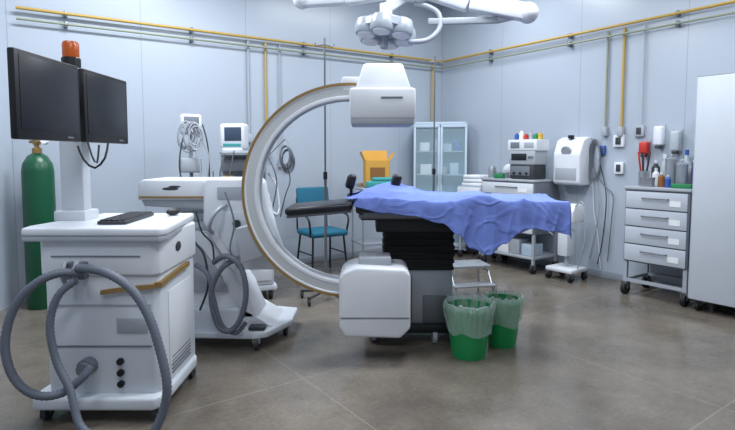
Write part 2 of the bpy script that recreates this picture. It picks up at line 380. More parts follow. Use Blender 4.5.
MB().box((.05,cy-.03,.69),(.22,.2,.06),.015).build('collimator',lgrey,tb,world=True)
# carriage gripping the arc
MB().prism([(-.66,.58),(-.62,.64),(-.70,.86),(-.745,1.0),(-.765,1.2),(-.80,1.235),(-1.14,1.235),(-1.16,1.2),(-1.17,.92),(-1.10,.80),(-.98,.58)],cy+.12,cy+.42,'xz',.018,3).build('carriage',white,T,world=True)
MB().prism([(-.74,.68),(-.78,.86),(-.84,1.00),(-1.08,1.00),(-1.09,.92),(-1.0,.74),(-.94,.68)],cy+.10,cy+.13,'xz',.008).build('carriage_cover',offw,T,world=True)
MB().prism([(-.86,.66),(-.68,.72),(-.74,.94),(-.90,.90)],cy-.045,cy+.13,'xz',.012).build('arc_clamp',lgrey,T,world=True)
MB().box((-.97,cy+.117,1.13),(.18,.008,.09),.002).build('warning_plate',lgrey,T,world=True)
MB().cyl((-.92,cy+.10,.92),(-.92,cy+.07,.92),.026).build('brake_knob',dgrey,T,world=True)
MB().prism([(-1.64,1.08),(-1.63,1.20),(-1.60,1.225),(-1.14,1.225),(-1.12,1.20),(-1.12,1.08)],3.72,4.18,'xz',.012,2).build('control_housing',white,T,world=True)
MB().prism([(-1.62,1.085),(-1.60,1.035),(-1.14,1.01),(-1.13,1.085)],3.74,4.16,'xz',.008,2).build('housing_underside',lgrey,T,world=True)
MB().sph((-1.40,3.72,1.16),.05,(1.2,.06,.22)).sph((-1.37,3.72,1.175),.05,(.9,.06,.16)).build('emblem',dgrey,T,world=True)
MB().box((-1.38,3.715,1.10),(.48,.01,.014)).build('trim_line',brass,T,world=True)
MB().prism([(-1.48,.18),(-1.48,.74),(-1.42,.84),(-1.16,.84),(-1.04,.62),(-.90,.40),(-.80,.18)],3.80,4.18,'xz',.03,3).build('column',white,T,world=True)
MB().box((-1.29,4.00,.93),(.30,.30,.24),.012).build('lift_column',offw,T,world=True)
for z in (.86,.92,.98): MB().box((-1.29,4.00,z),(.32,.32,.018),.004).build('lift_ring',lgrey,T,world=True)
MB().prism([(-1.40,.40),(-1.40,.72),(-1.22,.74),(-1.08,.54),(-1.02,.40)],3.775,3.81,'xz',.006).build('column_panel',lgrey,T,world=True)
MB().prism([(-1.38,.42),(-1.38,.54),(-1.28,.54),(-1.28,.42)],3.76,3.78,'xz',.004).build('connector_panel',dgrey,T,world=True)
MB().prism([(-1.56,3.70),(-.80,3.66),(-.72,3.70),(-.58,3.98),(-.58,4.30),(-.8,4.36),(-1.56,4.36)],.085,.135,'xy',.014,3).box((-1.24,4.03,.20),(.62,.54,.18),.03,seg=3).build('chassis',offw,T,world=True)
MB().prism([(-1.02,.13),(-.98,.30),(-.84,.22),(-.68,.13)],3.80,4.24,'xz',.012).build('foot_cover',white,T,world=True)
MB().box((-.80,3.74,.15),(.12,.08,.03),.01).build('brake_pedal',dgrey,T,world=True)
for z in (.62,.74,.86):
    MB().cyl((-1.34,3.80,z),(-1.34,3.72,z),.022).build('lever',dgrey,T,world=True)
MB().tube([(-1.1,3.70,.85),(-1.1,3.62,.9),(-1.05,3.60,1.0),(-1.0,3.70,1.05)],.014).build('handle',lgrey,T,world=True)
for x,y in ((-1.50,3.78),(-.80,3.70),(-.64,4.02),(-1.5,4.28)):
    p=MW[T.name].inverted()@V((x,y,0)); caster(T,p.x,p.y,.047,.09,m=dgrey,fork=lgrey)
def hose2(pts,r,m=hoseg,rib=.14,nm='hose'):
    w=[P(a,b,y) for a,b,y in pts]
    MB().tube(w,r,12,step=.011,rib=rib).build(nm,m,T,world=True)
hose2([(214,262,3.66),(226,256,3.58),(240,266,3.56),(246,290,3.56),(242,315,3.58),(232,330,3.60),(220,328,3.60),(213,310,3.60),(212,288,3.60),(222,268,3.60),(238,258,3.62)],.021)
hose2([(196,265,3.7),(208,275,3.62),(214,300,3.6),(222,325,3.60),(236,333,3.62),(246,322,3.66)],.017)
hose2([(225,192,3.62),(234,222,3.60),(230,250,3.58),(238,268,3.6)],.006,mgrey,0,'cable')
hose2([(190,215,3.70),(194,240,3.68),(204,255,3.66),(208,285,3.64),(200,310,3.68)],.008,dgrey,0,'cable')
hose2([(196,212,3.70),(202,232,3.66),(212,244,3.64),(214,262,3.64)],.006,black,0,'cable')
# ---------------- operating table
T=thing('operating_table','black padded operating table on steel column inside the C-arm','table',(.38,3.95,0))
MB().prism([(-.02,3.84),(.04,3.80),(.66,3.80),(.72,3.86),(.72,4.22),(.66,4.28),(.04,4.28),(-.02,4.22)],.08,.15,'xy',.015).build('base',black,T,world=True)
MB().box((.41,4.03,.36),(.44,.38,.44),.008).build('column',coverst,T,world=True)
MB().box((.28,3.835,.34),(.1,.012,.34),.004).build('column_panel',dsteel,T,world=True)
MB().box((.50,3.835,.26),(.18,.012,.2),.004).build('column_panel',dsteel,T,world=True)
bl=MB()
for i in range(11): bl.box((.38,4.0,.565+i*.026),(.53-.014*(i%2)-.003*abs(5-i),.36-.012*(i%2),.028),.006)
bl.build('bellows',shroud,T,world=True)
MB().box((.36,3.95,.90),(.60,.42,.11),.012).box((.3,3.9,.965),(.7,.46,.05),.01).build('seat_frame',black,T,world=True)
MB().box((.62,3.78,.985),(1.36,.5,.03),.008).box((.62,3.52,1.0),(1.3,.03,.03),.003).box((.62,4.04,1.0),(1.3,.03,.03),.003).build('table_frame',dsteel,T,world=True)
MB().box((.28,3.78,1.035),(.72,.54,.065),.02,seg=3).build('cushion',blackv,T,world=True)
MB().box((.98,3.78,1.035),(.66,.54,.065),.02,seg=3).build('cushion',blackv,T,world=True)
MB().box((-.33,3.72,1.035),(.46,.42,.05),.02,rot=(0,R(-5),0),seg=3).build('head_cushion',blackv,T,world=True)
MB().box((-.33,3.72,1.0),(.44,.38,.02),.006,rot=(0,R(-5),0)).build('head_plate',dsteel,T,world=True)
for px in (351,396):
    p=P(px,184,3.98)
    MB().box((p.x,p.y,p.z+.02),(.07,.16,.11),.025,rot=(0,R(15),0),seg=3).cyl((p.x,p.y,p.z-.02),(p.x,p.y,1.0),.012).build('arm_support',blackv,T,world=True)
for x,y in ((.05,3.88),(.5,3.83),(.66,4.18),(.05,4.2)):
    p=MW[T.name].inverted()@V((x,y,0)); caster(T,p.x,p.y,.05,.09,m=lgrey)
# drape
x0,x1,y0,y1=-.10,1.34,3.49,4.07
def hem(s):
    pts=[(-.1,.05),(.1,.09),(.3,.11),(.5,.15),(.62,.23),(.70,.33),(.80,.37),(.9,.29),(1.0,.21),(1.1,.18),(1.22,.20),(1.34,.22),(1.7,.2)]
    for (a,b),(c,d_) in zip(pts,pts[1:]):
        if s<=c:
            q=(s-a)/(c-a); q=q*q*(3-2*q); return b+(d_-b)*q
    return .2
def rdg(x,y,z,p=3):
    return (1-abs(noise.noise(V((x,y,z)))))**p
def cloth(s,t):
    ex=max(0,s-x1); eyf=max(0,y0-t); eyb=max(0,t-y1); drop=math.hypot(ex,math.hypot(eyf,eyb))
    x=min(s,x1); y=min(max(t,y0),y1); v=(t-y0)/(y1-y0)
    vv=min(1,max(0,v))
    top=.085*math.exp(-((s-.20)/.22)**2)*(.25+.9*vv)+.045*math.exp(-((s-.74)/.13)**2)*(1-.5*vv)
    ridge=.028*rdg(s*1.7+t,t*2.2-s,.5,5)+.010*rdg(s*4-t*3,t*3+s*2,3.1,5)+.003*rdg(s*9+t*5,t*8,8.,4)
    k=max(0,1-drop/.12)
    z=1.074+top*(.4+.6*k)+ridge*k+.010*(1-k)-max(0,drop-.01)
    f=1.2*rdg(s*3.0,eyf*.5,.9,6)+.35*rdg(s*7+eyf*2,eyf*1.5,4.,5)-.2
    fe=.7*rdg(t*4,ex,2.,5)-.1
    o_=.016*(1-math.exp(-drop/.02))
    if eyf>0: y-=o_*(eyf/drop)+max(-.05,f)*.17*eyf
    if eyb>0: y+=o_
    if ex>0: x+=o_*(ex/drop)+max(-.05,fe)*.10*ex
    if eyf>0 and ex==0: x+=.05*eyf*math.sin(s*8)
    return V((x,y,z))
bm=bmesh.new(); NS,NT=300,150; grid=[]
for i in range(NS+1):
    s=x0+(x1+.15-x0)*i/NS; row=[]
    for j in range(NT+1):
        h=hem(s)+.005*noise.noise(V((s*5,0,0)))
        ss=s+(1-i/NS)**8*.06*math.sin(j*.08)
        t=(y0-h)+(y1+.1-(y0-h))*j/NT
        row.append(bm.verts.new(cloth(ss,t)))
    grid.append(row)
for i in range(NS):
    for j in range(NT): bm.faces.new((grid[i][j],grid[i+1][j],grid[i+1][j+1],grid[i][j+1]))
mb=MB(); mb.bm.free(); mb.bm=bm
o=mb.build('surgical_drape',drapem); tag(o,'crumpled blue cloth drape covering the operating table','drape')
so=o.modifiers.new('thick','SOLIDIFY'); so.thickness=.002
# ---------------- waste bins
def bin_(px,py,r,h,label,dy=0):
    p=F(px,py); p.y+=r*.8+dy; p.x=(px-CX)/FP*p.y
    t=thing('waste_bin',label,'bin',(p.x,p.y,0),0,'green bins under the table')
    MB().lathe([(.001,0),(r*.72,0),(r*.75,.02),(r*.98,h-.03),(r*1.03,h-.025),(r*1.03,h+.005),(r*.96,h+.005),(r*.70,.03),(.001,.03)],n=40).build('basket',gplast,t)
    b=MB(); prof=[(.93,h*.50),(.96,h*.62),(1.02,h*.80),(1.08,h*.94),(1.10,h+.0),(1.07,h+.03),(1.0,h+.035),(.93,h),(.85,h*.75),(.74,h*.5)]
    n=120; rings=[]
    for k,(a,z) in enumerate(prof):
        ring=[]
        for q in range(n):
            th=2*math.pi*q/n; c_,s_=math.cos(th),math.sin(th)
            w=1+.10*abs(noise.noise(V((c_*8,s_*8,z*5+px))))+.04*noise.noise(V((c_*18,s_*18,z*8)))
            zz=z+(.035*noise.noise(V((c_*1.4,s_*1.4,px))) if k<2 else .02*noise.noise(V((c_*5,s_*5,px))))
            ring.append(V((r*a*w*c_,r*a*w*s_,zz)))
        rings.append(ring)
    b.loft(rings,cap=False).build('bag_liner',liner,t)
bin_(471,362,.160,.35,'nearer green waste bin with clear liner under the draped table')
bin_(505,352,.135,.34,'green waste bin with liner standing behind and right of another bin',.05)
# ---------------- step stool
p=F(467,300)
t=thing('step_stool','low stainless steel step stool behind the table column','stool',(p.x+.01,p.y+.15,0),R(10))
MB().box((0,0,.32),(.42,.3,.025),.008).build('step',steel,t)
MB().box((0,-.2,.16),(.42,.16,.02),.006).build('step',steel,t)
for x in (-.19,.19):
    for y in (-.26,.13): MB().cyl((x,y,0),(x,y,.32 if y>0 else .16),.011).build('leg',steel,t)
    MB().tube([(x,.13,.28),(x,-.12,.27),(x,-.26,.08)],.009,straight=True).build('brace',steel,t)
# ---------------- blue chair
p=P(322,260,6.25)
t=thing('waiting_chair','teal upholstered chair with black steel legs by the back wall','chair',(p.x,6.2,0),R(32))
MB().box((0,-.02,.49),(.47,.45,.07),.03,seg=3).build('seat',teal,t)
MB().box((0,.22,.84),(.43,.05,.34),.03,rot=(R(-8),0,0),seg=3).build('backrest',teal,t)
MB().tube([(-.2,.16,.46),(-.2,.245,.5),(-.2,.265,.88),(.2,.265,.88),(.2,.245,.5),(.2,.16,.46)],.011,straight=True).build('back_frame',black,t)
for sx in (-1,1):
    MB().tube([(sx*.2,-.18,.46),(sx*.23,-.22,0)],.012,straight=True).build('leg',black,t)
    MB().tube([(sx*.2,.16,.46),(sx*.23,.22,0)],.012,straight=True).build('leg',black,t)
    MB().cyl((sx*.21,-.2,.25),(sx*.21,.19,.25),.008).build('stretcher',black,t)
    MB().tube([(sx*.23,-.18,.46),(sx*.26,-.18,.68),(sx*.26,.12,.70),(sx*.24,.24,.66)],.012).build('armrest',black,t)
# ---------------- IV stands
def iv(px,py,ytop,label,r=1):
    p=F(px,py); zt=P(px,ytop,p.y).z
    t=thing('iv_stand',label,'stand',(p.x,p.y,0),R(20))
    MB().cyl((0,0,.07),(0,0,1.2),.014).cyl((0,0,1.2),(0,0,zt),.009).build('pole',dsteel,t)
    MB().tube([(-.09,0,zt-.05),(-.08,0,zt-.08),(0,0,zt-.06),(.08,0,zt-.08),(.09,0,zt-.05)],.006).build('hook',dsteel,t)
    MB().cyl((0,0,1.17),(0,0,1.24),.02).build('collar',black,t)
    b=MB()
    for k in range(5):
        a=2*math.pi*k/5; b.tube([(0,0,.10),(.14*r*math.cos(a),.14*r*math.sin(a),.085),(.26*r*math.cos(a),.26*r*math.sin(a),.075)],.014)
    b.build('base',dgrey,t)
    for k in range(5):
        a=2*math.pi*k/5; caster(t,.25*r*math.cos(a),.25*r*math.sin(a),.028,.07,m=black)
iv(326,300,38,'tall steel IV stand behind the C-shaped arm near teal chair')
iv(433,272,56,'steel IV stand in front of the glass door cabinet',.8)
# ---------------- anaesthesia machine and monitor stand
p=P(246,200,5.15)
T=thing('anaesthesia_machine','white anaesthesia machine with patient monitor behind the C-arm column','medical machine',(p.x,5.15,0),R(20))
MB().box((0,0,.48),(.46,.46,.66),.02).box((0,.02,.12),(.52,.5,.06),.02).build('body',offw,T)
for i in range(3):
    dw=MB().box((0,-.235,.28+i*.19),(.40,.02,.17),.006).build('drawer',white,T); MB().box((0,-.25,.33+i*.19),(.2,.015,.015),.004).build('handle',dgrey,dw)
MB().box((0,.16,1.1),(.44,.14,.6),.015).build('back_panel',lgrey,T)
MB().box((0,0,.83),(.52,.48,.04),.012).build('worktop',white,T)
MB().box((0,.05,1.42),(.46,.34,.03),.01).build('shelf',lgrey,T)
for i,(mm) in enumerate((orangecap,bluep,pink)):
    MB().cyl((-.16+i*.13,0,1.02),(-.16+i*.13,0,1.16),.045).cyl((-.16+i*.13,0,1.16),(-.16+i*.13,0,1.2),.05).build('vaporiser',mm,T)
MB().box((-.02,.05,1.30),(.40,.16,.12),.01).build('ventilator_module',mgrey,T)
MB().lathe([(.055,.86),(.055,1.0),(.05,1.02)],(.16,-.15,0)).build('absorber_canister',clear,T)
MB().lathe([(.02,.62),(.06,.66),(.07,.76),(.04,.86),(.015,.9)],(-.3,-.26,0)).build('breathing_bag',dgrey,T)
for pts in ([(.1,-.2,1.05),(.14,-.34,.98),(.22,-.36,.84),(.28,-.26,.9),(.28,-.12,1.1),(.22,-.02,1.22)],[(-.1,-.2,1.0),(-.2,-.40,.85),(-.3,-.3,.9)]):
    MB().tube(pts,.013,10,step=.01,rib=.15).build('breathing_hose',lgrey,T)
MB().tube([(.2,.1,1.35),(.32,.08,1.48),(.40,.02,1.56),(.42,-.04,1.52)],.009).build('hose_arm',steel,T)
cb=MB()
for k in range(8):
    rr=.045+.007*(k%4); cb.tube([(.40+rr*math.cos(a)+.006*(k-3),-.05+.008*k,1.40+(rr+.05)*math.sin(a)-.010*k) for a in [2*math.pi*q/10 for q in range(10)]],.0065,6,closed=True)
cb.build('cable_coil',mgrey,T)
for pts in ([(-.2,-.1,1.42),(-.26,-.22,1.2),(-.2,-.3,.95),(-.27,-.28,.6)],[(.0,-.12,1.42),(.04,-.26,1.2),(-.05,-.3,.95),(.0,-.28,.7)],[(.2,-.1,1.4),(.26,-.25,1.15),(.2,-.3,.8),(.28,-.26,.5)],[(-.12,-.14,1.44),(-.2,-.28,1.15),(-.3,-.3,1.05),(-.32,-.2,1.25)],[(.1,-.14,1.42),(.14,-.26,1.2),(.1,-.3,1.0),(.2,-.28,.9)],[(.40,-.05,1.32),(.42,-.1,1.15),(.36,-.15,1.0),(.3,-.2,.8)]):
    MB().tube(pts,.006,6).build('cable',dgrey,T)
for x,y in ((-.2,-.18),(.2,-.18),(.2,.2),(-.2,.2)): caster(T,x,y,.045,.1)
q=LW(T,-.10,0,1.4355)
o=thing('patient_monitor','small white patient monitor with dark screen on the anaesthesia shelf','monitor',q,R(-8))
MB().box((0,0,.145),(.25,.13,.24),.025,seg=3).box((0,0,.015),(.2,.15,.03),.006).build('casing',white,o)
MB().box((.01,-.066,.165),(.17,.006,.13),.004).build('screen',mat('blue_grey_screen',(60,76,96),.3),o); MB().box((-.0,-.067,.06),(.18,.006,.03),.003).build('button_row',tealc,o)  # screen is a flat blue-grey base colour without emission
q=LW(T,.155,.02,1.4355)
o=thing('teal_tray','shallow teal tray beside the patient monitor','tray',q,R(20))
MB().prism([(-.045,0),(.045,0),(.06,.05),(.052,.05),(.04,.008),(-.04,.008),(-.052,.05),(-.06,.05)],-.09,.09,'xz').build('dish',tealc,o)
p=P(200,200,5.25)
T=thing('vital_signs_stand','rolling pole stand with white monitor and coiled cables near conduit','medical stand',(p.x-.08,5.25,0),R(25))
MB().cyl((0,0,.1),(0,0,1.6),.018).build('pole',lgrey,T)
b=MB()
for k in range(5):
    a=2*math.pi*k/5; b.tube([(0,0,.13),(.12*math.cos(a),.12*math.sin(a),.11),(.2*math.cos(a),.2*math.sin(a),.09)],.018)
b.build('base',lgrey,T)
for k in range(5):
    a=2*math.pi*k/5; caster(T,.19*math.cos(a),.19*math.sin(a),.035,.09)
m_=MB().box((0,-.03,1.70),(.20,.15,.20),.03,seg=3).build('monitor',white,T)
MB().box((0,-.107,1.72),(.14,.006,.11),.003).build('screen',mgrey,m_)
MB().box((-.02,-.1,1.30),(.2,.16,.14),.015).build('module',lgrey,T)
MB().box((0,-.1,1.12),(.24,.2,.10),.006).build('basket',mgrey,T)
cb=MB()
for k in range(10):
    rr=.055+.010*(k%4)
    cb.tube([(-.02+rr*math.cos(a)+.012*(k-5),-.14-.008*k,1.56+.02*(k%3)+(rr+.05)*math.sin(a)) for a in [2*math.pi*q/10 for q in range(10)]],.006,6,closed=True)
cb.build('cable_coil',lgrey,T)
for k,pts in enumerate(([(.05,-.15,1.6),(.14,-.2,1.4),(.12,-.2,1.1),(.14,-.15,.8),(.1,-.1,.5)],[(-.08,-.15,1.6),(-.13,-.2,1.3),(-.08,-.2,.9),(-.12,-.1,.6)],[(.0,-.2,1.5),(.06,-.22,1.25),(0,-.22,1.0),(.05,-.2,.7)],[(.1,-.12,1.7),(.14,-.16,1.5),(.15,-.16,1.2),(.12,-.15,1.05)])):
    MB().tube(pts,.007,6).build('cable',dgrey if k%2 else lgrey,T)
# ---------------- side trolley with yellow box
p=P(378,190,6.25)
T=thing('instrument_trolley','steel instrument trolley behind table carrying a yellow box','trolley',(p.x,6.35,0),R(20))
for z in (1.0,.35): MB().box((0,0,z),(.55,.42,.02),.005).build('shelf',steel,T)
MB().box((0,.21,1.03),(.55,.01,.05),.003).build('rail',steel,T)
for x in (-.26,.26):
    for y in (-.19,.19):
        MB().cyl((x,y,.09),(x,y,1.0),.011).build('leg',steel,T); caster(T,x,y,.035,.09)
q=LW(T,0,.05,1.011)
o=thing('sharps_box','open yellow cardboard sharps box with raised flaps on steel trolley','box',q,R(8))
MB().box((0,0,.005),(.30,.2,.01)).box((0,-.097,.16),(.30,.006,.32)).box((0,.097,.16),(.30,.006,.32)).box((-.147,0,.16),(.006,.2,.32)).box((.147,0,.16),(.006,.2,.32)).build('carton',ybox,o)
MB().box((0,.112,.38),(.30,.005,.13),rot=(R(-14),0,0)).build('flap',ybox,o)
MB().box((-.172,0,.375),(.005,.2,.12),rot=(0,R(-24),0)).build('flap',ybox,o)
MB().box((.178,0,.365),(.005,.2,.12),rot=(0,R(34),0)).build('flap',ybox,o)
MB().box((0,0,.26),(.28,.18,.06),.01).build('contents',bcard,o)
MB().box((0,-.102,.17),(.18,.004,.14)).build('printed_panel',bcard,o)
q=LW(T,-.02,-.13,1.011)
solo(MB().box((0,0,.04),(.34,.12,.08),.02,seg=3).box((.03,0,.10),(.26,.1,.05),.02,seg=3),'cloth_pack',tealc,'folded teal cloth pack in front of the yellow box','cloth',q,R(16))
# ---------------- glass cabinet
gy=7.5
T=thing('glass_door_cabinet','pale blue glass door medicine cabinet standing in the room corner','cabinet',((440-CX)/FP*gy,gy,0),R(-8))
cw,cdp,chh=.74,.32,1.86
MB().box((0,cdp/2,chh/2+.03),(cw,.015,chh-.06)).box((-cw/2+.012,0,chh/2+.03),(.024,cdp,chh-.06)).box((cw/2-.012,0,chh/2+.03),(.024,cdp,chh-.06)).box((0,0,chh-.02),(cw,cdp,.04),.006).box((0,0,.1),(cw,cdp,.06),.006).build('carcass',framew,T)
MB().box((0,cdp/2-.012,.95),(cw-.05,.006,1.66)).build('back_panel',inside,T)
for z in (.45,.8,1.12,1.45): MB().box((0,.01,z),(cw-.05,cdp-.06,.012)).build('shelf',framew,T)
for sx in (-1,1):
    f=MB(); X=sx*cw/4
    for (c,s_) in (((X-cw/4+.018,-cdp/2-.01,.95),(.03,.02,1.68)),((X+cw/4-.018,-cdp/2-.01,.95),(.03,.02,1.68)),((X,-cdp/2-.01,1.80),(cw/2-.01,.02,.04)),((X,-cdp/2-.01,.14),(cw/2-.01,.02,.05)),((X,-cdp/2-.01,.78),(cw/2-.01,.02,.03))): f.box(c,s_,.003)
    f=f.build('door',framew,T); MB().box((X,-cdp/2-.01,.95),(cw/2-.05,.005,1.64)).build('pane',glass,f)
    MB().cyl((sx*.03,-cdp/2-.035,1.0),(sx*.03,-cdp/2-.035,1.14),.008).build('handle',steel,f)
for x in (-.3,.3):
    for y in (-.12,.12): MB().cyl((x,y,0),(x,y,.08),.015).build('leg',framew,T)
n=0
for z,lst,nm in ((1.457,((-.22,.14,.12),(-.05,.1,.16),(.1,.12,.1),(.24,.1,.14)),'top'),(1.127,((-.2,.16,.14),(.02,.14,.1),(.2,.12,.16)),'middle')):
    for x,w,h in lst:
        k=[0,1,2,3,0,1,2][n]; ex=['leftmost ','','','rightmost ','','',''][n]
        solo(MB().box((0,0,h/2),(w,.14,h),.006),'supply_box',[paper,lgrey,framew,bluep][k],ex+['white','grey','pale','blue'][k]+' supply box on the %s shelf inside glass cabinet'%nm,'box',LW(T,x,.03,z+.001),R(-8),'supply boxes in the glass cabinet'); n+=1
# ---------------- drawer cabinets helper
def drawers(T,w,d,z0,z1,n,body=cabgrey,face=white,hm=dsteel,label=True):
    MB().box((0,0,(z0+z1)/2),(w,d,z1-z0),.006).build('body',body,T)
    h=(z1-z0-.02)/n
    for i in range(n):
        zc=z0+.01+h*(i+.5)
        q=MB().box((0,-d/2-.008,zc),(w-.03,.02,h-.012),.004).build('drawer',face,T)
        MB().tube([(-w*.2,-d/2-.018,zc+h*.12),(-w*.2,-d/2-.04,zc+h*.12),(w*.2,-d/2-.04,zc+h*.12),(w*.2,-d/2-.018,zc+h*.12)],.007,8,straight=True).build('handle',hm,q)
        if label: MB().box((w*.3,-d/2-.02,zc-h*.1),(w*.16,.003,h*.3)).build('label_holder',paper,q)
# ---------------- supply trolley
T=thing('drawer_trolley','white drawer trolley with crowded lower shelf against wall behind drape end','trolley',RW(1.72,.30),ROTR)
drawers(T,.80,.46,.46,1.08,4,cabdark,cabwhite)
MB().box((0,0,1.095),(.82,.5,.03),.008).build('worktop',lgrey,T)
MB().box((0,0,.18),(.80,.46,.03),.006).build('shelf',lgrey,T)
for x in (-.385,.385):
    for y in (-.21,.21): MB().box((x,y,.29),(.03,.03,.38)).build('post',lgrey,T); caster(T,x,y,.05,.11)
for (x,y,w,d,h,m,lab,cat,nm) in ((-.27,-.08,.16,.2,.14,dgrey,'dark grey instrument case on lower shelf of the drawer trolley','case','instrument_case'),(-.08,-.10,.17,.2,.20,paper,'white carton in the middle of the trolley lower shelf','box','carton'),(.10,-.10,.14,.2,.18,lgrey,'grey carton right of the white one on trolley shelf','box','carton'),(.27,-.08,.15,.22,.14,framew,'pale blue carton at near end of trolley lower shelf','box','carton')):
    solo(MB().box((0,0,h/2),(w,d,h),.01).box((0,-d/2,h*.6),(w*.5,.006,h*.2)),nm,m,lab,cat,LW(T,x,y,.196),ROTR)
sx_,sy_=.19,-.09
q=LW(T,sx_,sy_,1.111)
o=thing('electrosurgical_unit','dark grey instrument unit at bottom of the stack on drawer trolley','machine',q,ROTR)
MB().box((0,0,.09),(.34,.24,.17),.008).box((0,0,.004),(.3,.2,.01)).build('casing',dgrey,o); MB().box((-.02,-.123,.1),(.28,.006,.11),.003).build('front_panel',mgrey,o)
for i in range(3): MB().cyl((-.1+i*.09,-.125,.07),(-.1+i*.09,-.14,.07),.015).build('knob',black,o)
q=LW(T,sx_,sy_,1.287)
o=thing('electrosurgical_unit','light grey unit in middle of stack on drawer trolley','machine',q,ROTR)
MB().box((0,0,.08),(.37,.24,.16),.008).build('casing',lgrey,o); MB().box((-.04,-.123,.09),(.22,.006,.08),.003).build('display',screen,o)
for i in range(2): MB().cyl((.11+i*.04,-.12,.09),(.11+i*.04,-.138,.09),.014).build('knob',mgrey,o)
q=LW(T,sx_,sy_,1.448)
o=thing('electrosurgical_unit','white boxy unit topmost on the drawer trolley stack','machine',q,ROTR)
MB().box((0,0,.07),(.42,.24,.13),.008).build('casing',white,o); MB().box((-.1,-.123,.07),(.13,.006,.07),.003).build('panel',mgrey,o); MB().box((.1,-.123,.07),(.13,.006,.06),.003).build('panel',lgrey,o)
for x,m,h,lab in ((-.17,bluep,.08,'small blue vial on top of the trolley stack, far end'),(-.10,paper,.11,'tallest small white vial on top of the trolley stack'),(-.03,red,.07,'small red vial on top of the trolley stack'),(.04,lgrey,.10,'small grey vial on top of the trolley stack'),(.11,gbook,.07,'small green vial on top of the trolley stack'),(.17,orangecap,.08,'small yellow vial on top of the trolley stack, near end')):
    solo(MB().lathe([(.001,0),(.028,0),(.028,h*.75),(.015,h*.85),(.015,h),(.001,h)]),'vial',m,lab,'vial',LW(T,sx_+x,sy_,1.584))
solo(MB().lathe([(.001,0),(.05,0),(.055,.1),(.045,.14),(.02,.15),(.001,.15)]),'steel_jar',steel,'steel jar at far end of drawer trolley top','jar',LW(T,-.35,-.1,1.111))
solo(MB().lathe([(.001,0),(.06,0),(.08,.07),(.07,.07),(.055,.01),(.001,.01)]),'steel_basin',steel,'shallow steel basin on the drawer trolley beside stacked units','basin',LW(T,-.2,-.07,1.111))
solo(MB().sph((0,0,.09),.09,(1.1,.7,1)).sph((.05,0,.06),.06),'supply_bag',bagm,'crumpled clear supply bag behind steel basin on drawer trolley','bag',LW(T,-.26,.14,1.111))
solo(MB().sph((0,0,.12),.12,(.9,.5,1)).sph((-.03,0,.07),.07),'supply_bag',bagm,'crumpled clear supply bag behind the stacked units on trolley','bag',LW(T,.08,.15,1.111))
solo(MB().box((0,0,.10),(.07,.07,.20),.008),'tissue_box',paper,'small upright white box between steel basin and unit stack','box',LW(T,-.06,.02,1.111),ROTR)
solo(MB().box((0,0,.03),(.14,.05,.06),.008),'glove_box',gbook,'small green glove box at front edge of drawer trolley','box',LW(T,-.14,-.21,1.111),ROTR)
solo(MB().lathe([(.001,0),(.035,0),(.035,.16),(.015,.2),(.015,.23),(.001,.23)]),'bottle',clear,'tall clear bottle beside the upright white box on trolley','bottle',LW(T,-.14,.05,1.111))
# ---------------- linen cart
T=thing('linen_cart','white cart with folded linen between glass cabinet and drawer trolley','cart',RW(1.04,.30),ROTR)
drawers(T,.42,.36,.35,.98,3,cabgrey,white,label=False)
for x in (-.18,.18):
    for y in (-.14,.14): MB().cyl((x,y,.09),(x,y,.36),.015).build('leg',lgrey,T); caster(T,x,y,.04,.1)
for i,(z,w,x) in enumerate(((.981,.36,0),(1.032,.33,.01),(1.083,.27,-.02))):
    solo(MB().box((0,0,.025),(w,.28,.05),.02,seg=3),'folded_linen',linen,['bottom','middle','topmost'][i]+' folded white linen on the white linen cart','linen',LW(T,x,0,z),ROTR+.06*i,'folded linen pile')
# ---------------- wall unit
t_=rw_t(576)
T=thing('mounted_dispenser','white rounded dispenser machine mounted on right wall above wheeled pump','medical machine',RW(t_+.02,0,1.05),ROTR)
MB().prism([(0,0),(-.20,0),(-.24,.03),(-.24,.36),(-.17,.52),(-.08,.56),(0,.56)],-.175,.175,'yz',.02,3).build('housing',white,T)
MB().cyl((0,-.225,.40),(0,-.250,.39),.06).build('dial',lgrey,T); MB().cyl((0,-.15,.54),(0,-.15,.58),.035).build('cap',black,T)
MB().box((0,-.242,.13),(.27,.006,.14),.004).build('front_plate',lgrey,T)
cb=MB()
for k in range(6): cb.tube([(.24+(.04+.006*k)*math.cos(a),-.015-.008*k,.30+(.17+.012*k)*math.sin(a)) for a in [2*math.pi*q/12 for q in range(12)]],.006,6,closed=True)
cb.build('cable_coil',mgrey,T)
for k,pts in enumerate(([(.21,-.03,.2),(.3,-.04,-.2),(.27,-.05,-.55),(.2,-.03,-.85)],[(.28,-.03,.3),(.38,-.03,-.1),(.36,-.04,-.6),(.3,-.03,-.9)],[(.25,-.03,.15),(.36,-.03,.0),(.46,-.03,-.1),(.45,-.03,-.4),(.42,-.03,-.85)],[(.21,-.02,.05),(.24,-.03,-.3),(.3,-.03,-.6),(.34,-.03,-.95)])):
    MB().tube(pts,.0055,6).build('cable',[lgrey,dgrey,mgrey,white][k],T)
